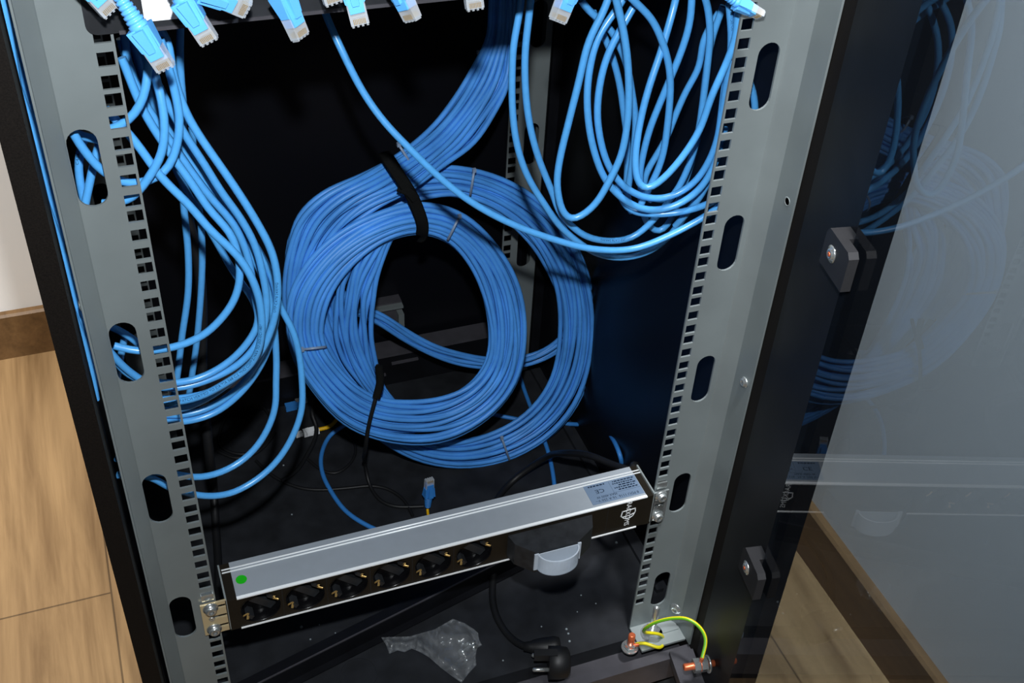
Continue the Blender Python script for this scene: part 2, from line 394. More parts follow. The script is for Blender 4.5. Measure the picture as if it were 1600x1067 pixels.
b.lathe(g0, (0, 0, 1), [(0, 4), (24, 4), (25, 3)], 14, 0); b.lathe(g0, (0, 0, 1), [(0, 10), (2, 10)], 20, 1); b.lathe(g0 + Vector((0, 0, 3)), (0, 0, 1), [(0, 7), (5, 7)], 6, 1, False)
b.build('earth_stud', [M_copper, M_chrome], cab)
GND = g0 + Vector((0, 0, 8))

# ------------------------------------------------------------------ power strip
ps = empty('power_strip', (0, 0, -70), 'rack power strip with brushed aluminium top and black sockets bolted between the rails', 'power strip')
X0, X1 = -207, 216
b = MB(); b.box((X0, 13, -70), (X1, 42, -26.4)); b.box((X0, -1, -29), (X1, 13, -26.4)); b.box((X0, -1, -70), (X1, 13, -68)); b.build('body', M_alu, ps)
b = MB()
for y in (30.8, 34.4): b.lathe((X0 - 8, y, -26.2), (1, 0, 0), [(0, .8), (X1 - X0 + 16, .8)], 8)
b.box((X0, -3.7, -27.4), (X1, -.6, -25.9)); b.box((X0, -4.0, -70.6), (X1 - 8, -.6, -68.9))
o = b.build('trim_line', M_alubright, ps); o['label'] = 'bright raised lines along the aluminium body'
SOCK = [-186.5 + 42.6 * i for i in range(6)]
holes = [[(x + 19.4 * math.cos(2 * math.pi * k / 32), -47 + 19.4 * math.sin(2 * math.pi * k / 32)) for k in range(32)] for x in SOCK]
b = MB(); zl_, zh_ = -69.3, -27.2
for x in SOCK:                       # one square cell with a round opening per socket
    xa, xb = x - 21.3, x + 21.3; ring = []; sq = []
    for k in range(32):
        w = 2 * math.pi * k / 32; cx, cz = math.cos(w), math.sin(w)
        ring.append(Vector((x + 19.4 * cx, -3.2, -47 + 19.4 * cz)))
        q = min((21.3 / abs(cx)) if abs(cx) > 1e-6 else 1e9, ((zh_ + 47) / cz) if cz > 1e-6 else 1e9, ((zl_ + 47) / cz) if cz < -1e-6 else 1e9)
        sq.append(Vector((x + q * cx, -3.2, -47 + q * cz)))
    b.add(ring + sq, [(k, (k + 1) % 32, 32 + (k + 1) % 32, 32 + k) for k in range(32)])
    for ca, cb in ((xa, zl_), (xb, zl_), (xb, zh_), (xa, zh_)):          # corners left open by the fan
        d = sorted(range(32), key=lambda k: (sq[k].x - ca) ** 2 + (sq[k].z - cb) ** 2)[:2]
        b.add([sq[d[0]], sq[d[1]], Vector((ca, -3.2, cb))], [(0, 1, 2)])
b.box((X0, -3.2, zl_), (SOCK[0] - 21.3, -1, zh_)) if SOCK[0] - 21.3 > X0 else None
b.box((SOCK[-1] + 21.3, -3.2, zl_), (X1, -1, zh_))
for x in SOCK[:-1]: b.box((x + 21, -3.3, -69), (x + 21.5, -3.1, -27.5), 1)
b.box((63.5, -3.3, -69), (64, -3.1, -27.5), 1); b.box((172, -3.3, -69), (172.4, -3.1, -27.5), 1)
b.build('front_face', [M_plastic, M_base], ps)
def make_socket(parent, x):
    b = MB(); c = Vector((x, -3.1, -47))
    b.lathe(c, (0, 1, 0), [(-.6, 19.5), (-.6, 18.9), (.4, 18.6), (11.8, 17.6)], 36, 0, caps=False)
    b.lathe(c + Vector((0, 11.7, 0)), (0, 1, 0), [(0, 17.7), (.5, 17.7)], 36, 0)
    u = Vector((.72, 0, -.69)); w = Vector((.69, 0, .72))
    b.obox(c + Vector((0, 10.0, 0)), w * 4.0, Vector((0, 2.4, 0)), u * 17, 1)
    for q in (-1, 1): b.obox(c + w * (q * 15.5) + Vector((0, 6, 0)), w * 2.2, Vector((0, 5.5, 0)), u * 3.2, 1)
    for k in (-9.5, 9.5): b.lathe(c + u * k + Vector((0, 8, 0)), (0, -1, 0), [(0, 3), (.3, 3), (.3, 2.4), (.1, 2.2), (.1, 0)], 14, 2)
    so = b.build('socket', [M_sock, M_plasticmatt, M_rubber], parent)
    for k in (-1, 1):
        b = MB()
        cc = c + Vector((-.86, 0, -.5)) * (16.2 * k) + Vector((0, .5, 0))
        t = Vector((-.5, 0, .86)); r = Vector((-.86, 0, -.5)) * k
        P = [cc + t * q * .8 + r * (-1.8 * math.cos(q * 0.6)) + Vector((0, 1.2 * math.cos(q * .6), 0)) for q in (-4.5, -3, -1.5, 0, 1.5, 3, 4.5)]
        b.tube(smooth(P, 1.0), 1, 8, 0, (1.3, .6), [Vector((0, -1, 0))] * 100)
        b.build('earth_clip', M_brass, so)
for x in SOCK: make_socket(ps, x)
for x0, x1 in ((-217, -207), (216, 224)):
    b = MB(); b.box((x0, -3, -70.2), (x1, 42, -26.8)); b.build('end_cap', M_plastic, ps)
for sx, xe in ((-1, -217), (1, 224)):
    b = MB(); xo = sx * 240.5
    sl = [[((-224.5 if sx < 0 else 231) + dx * (1.0 if sx < 0 else .8), z + dz) for dx, dz in ((-6.5, -2.3), (6.5, -2.3), (6.5, 2.3), (-6.5, 2.3))] for z in (-30, -44, -58)]
    b.plate(lambda x, z: Vector((x, -4, z)), [(xe, -67), (xo, -67), (xo, -23.5), (xe, -23.5)], sl, (0, 2, 0), 0)
    b.box((xe - .8, -4, -67), (xe + .8, 40, -24), 1)
    br = b.build('mounting_bracket', [M_nickel if sx < 0 else M_chrome, M_zinc2], ps)
    for z in (-29.5, -60):
        b = MB(); b.lathe((sx * 231.6, -3.9, z), (0, -1, 0), [(0, 7), (1.2, 7), (1.2, 5.4), (4.6, 5.2), (5.8, 4.2), (5.9, 2.2), (4.4, 1.8), (4.4, 0)], 20); b.build('screw', M_chrome, br)
    b = MB(); b.box((sx * 227, -1.5, -21), (sx * 238, 3, -13)); b.lathe((sx * 232, -4, -45), (0, -1, 0), [(0, 3), (1, 2.5)], 12); b.build('cage_nut', M_chrome, br)
# switch block with clear cap
b = MB()
poly = [(62, -3), (65, -16), (80.5, -32), (127, -32), (148, -19), (154, -3)]
b.prism([(x, y, -63) for x, y in poly], (0, 0, 30)); b.build('switch_housing', M_plasticmatt, ps)
b = MB(); n = 18
arcp = [(83 + 22 - 22 * math.cos(math.pi * k / n), -33.2 - 15 * math.sin(math.pi * k / n)) for k in range(n + 1)]
arci = [(83 + 22 - 20.4 * math.cos(math.pi * k / n), -33.2 - 13.6 * math.sin(math.pi * k / n)) for k in range(n + 1)]
b.prism([(x, y, -57) for x, y in arcp] + [(x, y, -57) for x, y in arci[::-1]], (0, 0, 21))
b.box((79.5, -33.8, -58), (84, -32.2, -35)); b.box((126, -33.8, -58), (129.5, -32.2, -34))
b.prism([(x, y, -57) for x, y in arcp], (0, 0, 1.2)); b.prism([(83, -32.4, -57), (127, -32.4, -57), (127, -32.4, -36), (83, -32.4, -36)], (0, -.8, 0))
o = b.build('clear_switch_cap', M_cap, ps); o['label'] = 'frosted clear half-round cap over the switch'
b = MB(); b.lathe((-199, 18, -26.3), (0, 0, 1), [(0, 5.2), (.3, 5.2)], 24); o = b.build('green_sticker', M_green, ps)
# rating label: printed so that it is read from behind the strip
b = MB(); b.box((157, 2.5, -26.4), (215.5, 29.6, -26.1), 0)
ax, ay = Vector((-1, 0, 0)), Vector((0, -1, 0)); zt = -26.0
put_text(b, '8 PDU 1116  16 A 250 V~', 4.6, (186, 6.2, zt), ax, ay, 1, 0.98)
put_text(b, 'MAX.4000 W', 4.4, (176, 10.8, zt), ax, ay, 1, 0.92)
put_text(b, 'CE', 7.6, (171.5, 19, zt), ax, ay, 1, 1.15)
for i in range(5):                      # rows too small to read: short dark dashes
    x = 213.0 - 2.0 * (i % 2); yy = 14.2 + 3.0 * i; lim = 188 + (3, 0, 5, 0, 1)[i]
    while x > lim:
        wd = R_.uniform(1.2, 4.2); b.box((max(lim, x - wd), yy, -26.05), (x, yy + 1.5, zt), 1); x -= wd + .8
x = 180.0
while x > 162: wd = R_.uniform(1.2, 3.0); b.box((x - wd, 26.2, -26.05), (x, 27.8, zt), 1); x -= wd + .8
b.box((185, 12.2, -26.05), (215, 12.4, zt), 1); b.box((185, 12.2, -26.05), (185.2, 28, zt), 1)
b.build('rating_label', [M_label, M_print], ps)
b = MB()
put_text(b, 'RACKOMS', 8.2, (195.6, -3.6, -45.3), Vector((0, 0, -1)), Vector((1, 0, 0)), 0, 0.95)
def stroke(mb, P, w):
    for p, q in zip(P[:-1], P[1:]):
        p, q = Vector((p[0], -3.5, p[1])), Vector((q[0], -3.5, q[1])); d = (q - p).normalized(); nn = d.cross(Vector((0, 1, 0)))
        mb.obox((p + q) / 2, d * ((q - p).length / 2 + w / 2), nn * (w / 2), Vector((0, .12, 0)))
stroke(b, [(189, -40.4), (188.2, -47), (192, -51.5), (198, -53), (202, -50.5), (204.2, -44.5), (203.6, -39.6), (189, -40.4)], 1.1)
stroke(b, [(190, -49), (198, -48.6), (203, -46.5)], .8)
b.build('logo', M_white, ps)
# cord and plug of the strip
P = [Vector((222, 42, -50)), Vector((228, 55, -40)), WY(1000, 742, 80), WY(985, 735, 78), WY(960, 727, 110), WY(920, 711, 150), WY(884, 708, 190), WZ(854, 714, -215), WZ(826, 732, -240), WZ(800, 752, ZB + 5), WZ(770, 792, ZB + 5),
     WZ(765, 840, ZB + 5), WZ(772, 890, ZB + 6), WZ(769, 925, ZB + 5), WZ(774, 960, ZB + 4), WZ(790, 988, ZB + 4), WZ(806, 1004, ZB + 7), WZ(822, 1010, ZB + 14)]
b = MB(); b.tube(relax(smooth(P, 8), 2), 4.2, 10); b.build('power_cord', M_rubber, ps)
pc = WZ(852, 1014, ZB + 20)
pr_ = WZ(822, 1062, ZB + 20) - WZ(848, 1062, ZB + 20); pr_.z = 0; pr_.normalize()        # the pins point this way
pu = Vector((-pr_.y, pr_.x, 0))
b = MB()
c_in = WZ(818, 1010, ZB + 16); dirn = (WZ(868, 1012, ZB + 16) - c_in).normalized()
b.lathe(c_in, dirn, [(0, 5), (8, 6.5), (12, 8.5), (22, 11), (34, 13), (40, 12), (42, 6), (42, 0)], 18)
hd = WZ(868, 1035, ZB + 18)
b.lathe(hd - pr_ * 16, pr_, [(0, 12), (3, 17), (12, 18.5), (24, 18.5), (24.2, 17), (24.2, 0)], 26)
b.obox(hd + Vector((0, 0, 14)) + pr_ * 12, pr_ * 13, pu * 4.5, Vector((0, 0, 5)))
pg = b.build('plug', M_rubber, ps)
b = MB()
for k in (-1, 1): b.lathe(hd + pr_ * 7 + pu * (9.5 * k), pr_, [(0, 2.4), (18, 2.4), (19.5, 1.2)], 12)
b.build('pin', M_chrome, pg)

# ------------------------------------------------------------------ patch panel across the top of the rails
pp = empty('patch_panel', (0, 0, 534), 'black rack panel across the top of the rails, mostly cut off by the frame', 'patch panel')
b = MB()
def rr2(x0, z0, x1, z1, r, n=6):
    P = []
    for cx, cz, a in ((x1 - r, z1 - r, 0), (x0 + r, z1 - r, 90), (x0 + r, z0 + r, 180), (x1 - r, z0 + r, 270)):
        for k in range(n + 1): w = math.radians(a + 90 * k / n); P.append((cx + r * math.cos(w), cz + r * math.sin(w)))
    return P
b.plate(lambda x, z: Vector((x, -2.2, z)), rr2(-241, 535, 241, 577, 7), [oval(-232.5, 562, 7, 10, 6), oval(232.5, 562, 7, 10, 6)], (0, 2, 0))
b.box((-222, -.2, 535), (222, 60, 537)); b.box((-222, -.2, 575), (222, 60, 577)); b.box((-222, 58, 537), (222, 60, 575)); b.build('panel', M_base, pp)
b = MB(); b.box((-222, -3.2, 534.2), (222, -1.8, 536.6)); b.build('panel_lip', M_frame, pp)
b = MB(); b.box((-206, -3.6, 541), (-186, -2.2, 560)); b.build('white_label', M_white, pp)

# ------------------------------------------------------------------ network plugs dangling over the panel
def rj_plug(tip, tail, roll, label, cable_up=None, name='network_plug', boot=M_boot, scale=1.0, clip=True):
    tip, tail = Vector(tip), Vector(tail); a = (tip - tail).normalized()
    ref = Vector((0, -1, .3)); t = (ref - a * ref.dot(a)).normalized(); s = a.cross(t)
    cr, sr = math.cos(math.radians(roll)), math.sin(math.radians(roll)); t, s = t * cr + s * sr, s * cr - t * sr
    e = empty(name, tip, label, 'network plug', 'network plugs hanging over the panel' if name == 'network_plug' else None)
    L = (tip - tail).length; k = scale
    def P(x, y, z): return tip - a * x * k + s * y * k + t * z * k    # x back from the tip, y across, z towards the viewer
    # clear connector body with stepped nose
    b = MB()
    b.hexa([P(0, -5.8, -3.6), P(16, -5.8, -4), P(16, 5.8, -4), P(0, 5.8, -3.6), P(0, -5.8, 2.6), P(16, -5.8, 4), P(16, 5.8, 4), P(0, 5.8, 2.6)])
    for q in (-4.6, -1.5, 1.5, 4.6): b.hexa([P(-1.2, q - .7, -3), P(1, q - .7, -3), P(1, q + .7, -3), P(-1.2, q + .7, -3), P(-1.2, q - .7, 2), P(1, q - .7, 2.4), P(1, q + .7, 2.4), P(-1.2, q + .7, 2)])
    co = b.build('clear_connector', M_clear, e)
    b = MB()
    for q in range(8): y = -3.57 + 1.02 * q; b.hexa([P(.6, y - .22, -3.75), P(4, y - .22, -3.75), P(4, y + .22, -3.75), P(.6, y + .22, -3.75), P(.6, y - .22, 2.75), P(4, y - .22, 3.05), P(4, y + .22, 3.05), P(.6, y + .22, 2.75)])
    b.build('contacts', M_brass, co)
    # moulded boot: shell, side wings, ribbed sleeve
    b = MB()
    b.hexa([P(7.5, -4.6, -4.3), P(28, -6.2, -5.2), P(28, 6.2, -5.2), P(7.5, 4.6, -4.3), P(7.5, -4.6, 4.3), P(28, -6.2, 5.6), P(28, 6.2, 5.6), P(7.5, 4.6, 4.3)])
    for q in (-1, 1):
        b.hexa([P(13, q * 5.2, -3), P(28, q * 6.2, -5), P(28, q * 7.4, -5), P(14, q * 6.4, -3), P(13, q * 5.2, 4), P(28, q * 6.2, 6), P(28, q * 7.4, 6), P(14, q * 6.4, 4)])
    if clip: b.hexa([P(13, -2.6, 4.2), P(27, -3.4, 5.4), P(27, 3.4, 5.4), P(13, 2.6, 4.2), P(12, -2.2, 6.2), P(27, -3.4, 8.6), P(27, 3.4, 8.6), P(12, 2.2, 6.2)])
    prof = [(27, 6.0)]
    for q in range(7): h = 28.5 + q * 3.0; r = 5.9 - q * .32; prof += [(h, r), (h + 1.6, r), (h + 1.7, r - .9), (h + 2.8, r - .9)]
    b.lathe(tip, -a, [(h * k, r * k) for h, r in prof], 16)
    b.build('boot', boot, e)
    if cable_up is None: cable_up = [tail - a * 30 + Vector((0, 8, 25)), tail - a * 50 + Vector((0, 20, 70))]
    if cable_up:
        pts = [P(46, 0, 0), P(54, 0, 0)] + [Vector(p) for p in cable_up]
        b = MB(); b.tube(smooth(pts, 4), 3.0 * k, 10); b.build('cable', M_cord, e)
    return e
rj_plug(WY(259, 106, -44), WY(190, 0, -34), 20, 'blue booted network plug hanging lowest at the left end of the panel')
rj_plug(WY(327, 64, -46), WY(262, -38, -36), 18, 'blue booted plug second from the left end of the panel, hanging down to the right')
rj_plug(WY(470, 57, -40), WY(422, -45, -30), -35, 'blue booted plug in the middle of the panel left of the thin descending cable')
rj_plug(WY(563, 38, -42), WY(536, -70, -30), 10, 'blue booted plug just right of the thin descending cable')
rj_plug(WY(644, 30, -42), WY(604, -62, -30), 60, 'blue plug lying on its side, second to the right of the thin descending cable')
rj_plug(WY(742, 13, -40), WY(728, -90, -30), 5, 'clear plug tip just left of the thick cable bundle, its boot out of frame')
rj_plug(WY(872, 32, -40), WY(906, -60, -30), -15, 'blue plug right of the thick bundle with its clear tip pointing down left')
rj_plug(WY(386, 14, -45), WY(300, -26, -40), 30, 'clear plug lying nearly sideways along the panel edge between two hanging plugs')
rj_plug(WY(521, 4, -38), WY(490, -90, -30), 0, 'clear plug tip barely in frame above the thin descending cable')
rj_plug(WY(172, 18, -30), WY(120, -40, -30), -10, 'blue boot lying over the left ear of the panel')
rj_plug(WY(1188, 24, -16), WY(1132, -10, -8), 70, 'blue boot poking sideways onto the right rail at the top', cable_up=[WY(1090, -30, 20), WY(1040, -80, 30)], scale=.8)

# ------------------------------------------------------------------ loose cords
def lerp(a, b, t): return a + (b - a) * t
def path3(pts, ox, oy, sc, y0, y1, bulge=0.0, step=5):
    n = len(pts); out = []
    for i, p in enumerate(pts):
        t = i / (n - 1); y = p[2] if len(p) > 2 else lerp(y0, y1, t) - bulge * math.sin(math.pi * t)
        out.append(WY(ox + p[0] / sc, oy + p[1] / sc, y))
    return relax(smooth(out, step), 3)
def cord(pts, label, group=None, y=(40, 60), o=(0, 0, 1), r=3.05, m=None, name='network_cable', cat='cable', bulge=0.0, txt=None):
    P = path3(pts, o[0], o[1], o[2], y[0], y[1], bulge)
    b = MB(); b.tube(P, r, 10)
    e = b.build(name, m or M_cord); tag(e, label, cat, group)
    if txt: print_on(e, P, r, *txt)
    return e
def print_on(parent, P, r, body, start, size=3.0, flip=False, side=Vector((-.25, -.7, .65)), rep=1):
    V, F = text_mesh(body, size, 'LEFT')
    L = [0.0]
    for p, q in zip(P[:-1], P[1:]): L.append(L[-1] + (q - p).length)
    def atlen(s):
        s = max(0.0, min(L[-1] - 1e-3, s)); i = 0
        lo, hi = 0, len(L) - 1
        while hi - lo > 1:
            md = (lo + hi) // 2
            if L[md] <= s: lo = md
            else: hi = md
        t = (s - L[lo]) / max(1e-6, L[lo + 1] - L[lo]); return P[lo].lerp(P[lo + 1], t), (P[lo + 1] - P[lo]).normalized()
    b = MB(); vs = []
    for v in V:
        x = v.x * 1.15; yv = v.y
        if flip: x, yv = -x, -yv
        c, T = atlen(start + x); n = (side - T * side.dot(T)).normalized(); s = T.cross(n)
        if not flip: pass
        w = yv / r
        vs.append(c + (n * math.cos(w) - s * math.sin(w)) * (r + .06))
    b.add(vs, F); o = b.build('printing', M_cprint, parent); return o
GL = 'cords looped down behind the left rail'
LOOP = 'blue cord in the bunch looping from the top left down behind the left rail'
# left bunch (photo pixels)
cord([(225, 20), (262, 60), (268, 106), (290, 175), (316, 219), (344, 259), (372, 300), (403, 350), (425, 394), (434, 440), (431, 487), (410, 546), (375, 584), (331, 612), (278, 623), (235, 622), (195, 605)],
     'outermost printed blue cord of the left bunch, swinging furthest right', GL, (60, 40), bulge=22, txt=('UTP CAT6 24AWG', 260, 3.1, True))
cord([(215, 40), (232, 100), (256, 150), (290, 212), (319, 256), (344, 297), (378, 344), (400, 387), (411, 431), (417, 475), (408, 525), (377, 566), (330, 592), (278, 606), (235, 603), (190, 575)], LOOP, GL, (75, 50), bulge=10)
cord([(190, 90), (225, 175), (269, 244), (300, 287), (331, 333), (359, 362), (373, 403), (375, 434), (366, 469), (344, 500), (316, 525), (281, 540), (250, 546), (215, 549), (178, 540)],
     'blue cord making the tightest, highest loop of the left bunch', GL, (50, 30), bulge=20)
cord([(165, 170), (212, 222), (250, 275), (297, 322), (328, 359), (369, 397), (392, 431), (406, 472), (409, 519), (403, 550), (387, 575), (350, 600), (312, 620), (278, 628), (235, 628)],
     'blue cord of the left bunch with long dark printing along its bend', GL, (25, 35), bulge=25, txt=('PATCH VERIFIED TO EIA/TIA 568 C.2 MHD COPP 21HAN TO ISO/IEC11801', 330, 3.2, True))
cord([(192, 30), (196, 75), (203, 109), (225, 160), (262, 215), (300, 270), (330, 310), (365, 350), (387, 400), (399, 470), (404, 503), (386, 537), (353, 569), (312, 591), (277, 598), (235, 597), (200, 585), (178, 560)], LOOP, GL, (80, 40), bulge=5)
cord([(188, 60), (215, 140), (245, 195), (285, 252), (330, 322), (355, 352), (380, 400), (399, 450), (410, 500), (401, 545), (375, 583), (340, 612), (300, 634), (270, 641), (235, 640)], LOOP, GL, (90, 60), bulge=5)
cord([(190, 70), (230, 168), (275, 232), (310, 283), (345, 328), (385, 385), (414, 440), (424, 490), (418, 532), (396, 577), (366, 612), (331, 635), (300, 646), (270, 649), (238, 645)], LOOP, GL, (100, 75), bulge=5)
cord([(205, 60), (240, 165), (285, 236), (325, 288), (362, 333), (402, 388), (427, 440), (433, 482), (422, 537), (401, 582), (373, 617), (336, 645), (300, 657), (270, 660), (238, 656)],
     'blue cord forming the lowest edge of the left bunch of loops', GL, (110, 70), bulge=5)
cord([(210, 30), (245, 130), (278, 200), (312, 268), (352, 330), (390, 382), (408, 420), (426, 490), (432, 566), (431, 600), (431, 631), (419, 669), (397, 703), (366, 728), (334, 742), (303, 746), (278, 741), (240, 737), (182, 716)],
     'upper of the two long blue cords drooping below the left bunch', GL, (120, 30), bulge=0)
cord([(200, 35), (238, 135), (272, 205), (318, 285), (372, 355), (415, 420), (440, 484), (456, 512), (468, 556), (472, 600), (472, 637), (459, 678), (434, 719), (403, 748), (366, 769), (334, 775), (306, 773), (265, 762), (234, 745), (184, 742)],
     'lower of the two long blue cords drooping below the left bunch', GL, (130, 28), bulge=0)
cord([(236, 60), (232, 90), (231, 119), (225, 153), (203, 187), (178, 202), (150, 206)], 'short blue cord curling in behind the left rail nearest the top', GL, (30, 20), bulge=8)
cord([(225, 60), (240, 110), (250, 144), (257, 187), (254, 237), (238, 269), (216, 300), (200, 314), (160, 318)], 'blue cord in a small loop left of the topmost curl, ending behind the rail holes', GL, (35, 20), bulge=14)
cord([(250, 60), (263, 105), (275, 150), (281, 187), (275, 234), (259, 269), (231, 285), (200, 287), (180, 280), (160, 268), (140, 247), (122, 222), (110, 200)], 'blue cord in a small loop seen through the top slot of the left rail', GL, (36, 16), bulge=4)
cord([(282, -10), (282, 40), (281, 90), (284, 140), (287, 170), (284, 230), (287, 319), (294, 394), (294, 456), (284, 528), (278, 581), (268, 640)], 'straight blue cord hanging behind the left bunch', GL, (150, 120))
cord([(300, 200), (306, 290), (314, 350), (316, 410), (309, 519), (300, 587), (288, 660)], 'blue cord hanging beside the black cable behind the left bunch', GL, (170, 150))
cord([(268, 250), (300, 315), (335, 372), (365, 425), (396, 470), (408, 510)], LOOP, GL, (120, 110))
cord([(112, 205), (130, 214), (150, 217), (172, 222)], 'blue cord crossing the top of the first slot in the left rail', GL, (40, 40))
cord([(132, 215), (122, 250), (126, 290), (140, 345), (160, 420)], 'printed blue cord upright behind the first slot of the left rail', GL, (60, 50), txt=('CAT6', 20, 3, True))
cord([(158, 215), (148, 250), (137, 300), (128, 345)], 'second upright blue cord behind the first slot of the left rail', GL, (55, 45))
cord([(160, 505), (185, 515), (205, 527), (225, 545)], 'blue cord crossing high behind the second slot of the left rail', GL, (70, 70))
cord([(160, 535), (185, 565), (205, 583), (232, 600)], 'blue cord crossing low behind the second slot of the left rail', GL, (30, 40))
cord([(196, 520), (188, 560), (182, 600)], 'blue cord standing behind the second slot of the left rail', GL, (90, 90))
# cords between the left rail and the side panel
GS = 'cords squeezed between the left rail and the side panel'
for i in range(5):
    ph = i * 1.7; P = []
    zs = [660, 590, 520, 455, 390, 330, 275, 232]
    for j, z in enumerate(zs): P.append(Vector((-289.6 + 4.6 * math.sin(j * 1.25 + ph) , 12 + 10 * i + 5 * math.cos(j * 1.1 + ph), z - 6 * i)))
    b = MB(); b.tube(relax(smooth(P, 8), 3), 3.0, 8); tag(b.build('network_cable', M_cord), 'blue cord running down the narrow gap between left rail and side panel', 'cable', GS)
# right bunch (zoomed survey of the upper right)
ZR = (780, 0, 3.2); GR = 'cords looped down from the upper right'
def up(l): return [((800 + p[0] / 3.2 - 780) * 3.2, (300 + p[1] / 3.2) * 3.2) for p in l]
cord([(118, -120), (110, 0), (95, 100), (72, 220), (64, 400), (67, 560), (88, 720), (132, 860), (192, 970), (220, 1010)] + up([(230, 160), (330, 250), (430, 310), (540, 330), (640, 315), (740, 265), (800, 205), (850, 140), (900, 70), (945, 0)]) + [(1050, 880), (1090, 780), (1130, 640)],
     'leftmost blue cord of the right bunch, drooping to its lowest point', GR, (110, 45), ZR)
cord([(168, -120), (158, 0), (147, 100), (130, 250), (130, 420), (140, 540), (160, 660), (200, 800), (240, 900), (280, 1000)] + up([(230, 90), (300, 172), (380, 226), (500, 246), (600, 230), (680, 168), (760, 80), (800, 20)]) + [(890, 950), (950, 825), (992, 680), (1020, 500), (1042, 320), (1055, 150), (1035, 0), (1010, -60)],
     'second blue cord from the left of the right bunch, printed along its fall', GR, (100, 50), ZR, txt=('UTP CAT6 24AWG', 300, 2.8, True))
cord([(560, -50), (530, 40), (450, 200), (400, 400), (345, 620), (302, 800), (288, 920)] + up([(240, 60), (258, 108), (295, 140), (345, 122), (400, 80), (440, 30)]) + [(552, 900), (602, 800), (632, 680), (648, 500), (642, 300), (615, 120), (590, 20), (570, -60)],
     'blue cord making the narrow loop in front of the right bunch', GR, (60, 25), ZR)
cord([(680, 20), (640, 90), (552, 250), (507, 400), (490, 560), (502, 680), (542, 820), (620, 930), (720, 985), (830, 990), (920, 955), (992, 895), (1052, 800), (1090, 700), (1112, 560), (1128, 430), (1150, 330), (1162, 200), (1150, 20)],
     'printed blue cord forming the inner oval of the right bunch', GR, (70, 20), ZR, txt=('ISO/IEC11801 CAT6', 400, 3.0, False))
cord([(640, -40), (600, 30), (502, 170), (460, 300), (440, 450), (445, 600), (470, 740), (520, 880), (580, 960), (660, 1022), (740, 1050), (830, 1045), (920, 1010), (1000, 948), (1060, 860), (1100, 760)],
     'blue cord forming the outer oval of the right bunch', GR, (75, 25), ZR)
cord([(890, -40), (880, 10), (850, 120), (802, 280), (760, 400), (720, 540), (692, 680), (680, 800), (686, 890), (715, 945), (765, 938), (830, 885), (920, 780), (1002, 650), (1062, 480), (1130, 330), (1182, 190), (1195, 60)],
     'blue cord bending sharply at the centre of the right bunch and rising to the rail', GR, (70, 14), ZR, bulge=10)
cord([(965, -40), (952, 120), (902, 280), (852, 400), (802, 520), (758, 630), (722, 760), (702, 880), (715, 960), (760, 1000)], 'long straight blue cord slanting left through the right bunch', GR, (60, 70), ZR)
cord([(640, -30), (690, 20), (760, 90), (820, 220), (852, 350), (855, 480), (842, 620), (822, 760), (790, 860), (745, 950), (700, 1040)], 'blue cord arching right across the gap of the right bunch', GR, (50, 60), ZR)
cord([(410, 0), (440, 50), (500, 95), (560, 150), (602, 230), (640, 330), (662, 450), (682, 600), (672, 750), (652, 900), (640, 980), (660, 1060)], 'blue cord crossing behind the narrow loop of the right bunch', GR, (90, 90), ZR)
cord([(1100, 60), (1020, 200), (1002, 330), (932, 460), (872, 600), (832, 700), (772, 800), (728, 880), (735, 980), (820, 1000)], 'blue cord slanting down left behind the sharp bend', GR, (90, 95), ZR)
cord([(470, 60), (520, 170), (562, 270), (602, 420), (622, 560), (640, 700), (640, 860), (632, 960)], 'blue cord hanging in the shade behind the inner oval', GR, (110, 110), ZR)
cord([(1120, 30), (1062, 200), (1030, 400), (1002, 640), (960, 820), (905, 980)] + up([(820, 80), (780, 165), (735, 205), (692, 180), (655, 110), (645, 30)]) + [(700, 960), (740, 850)],
     'shaded blue cord hanging in a short hook at the bottom of the right bunch', GR, (80, 100), ZR)
cord([(580, 930)] + up([(590, 95), (660, 108), (720, 112), (850, 100), (920, 82), (985, 58), (1040, 30)]), 'blue cord crossing flat under the right bunch towards the rail', GR, (70, 16), ZR)
cord([(1240, 380), (1270, 460), (1280, 540), (1275, 640)], 'blue cord seen through the top slot of the right rail', GR, (25, 30), ZR)
cord([(1160, 300), (1135, 430), (1110, 600), (1078, 800), (1020, 960), (940, 1066), (880, 1130)], 'blue cord rising closest along the right rail holes', GR, (18, 60), ZR)
# the long single cord
cord([(488, -40), (508, 20), (530, 70), (565, 140), (600, 190), (640, 232), (690, 280), (740, 318), (800, 350), (862, 373), (925, 389), (990, 389), (1050, 366), (1100, 339), (1125, 322), (1150, 300)],
     'single blue cord sweeping alone from the middle of the panel to the right rail', None, (150, 20), bulge=25)

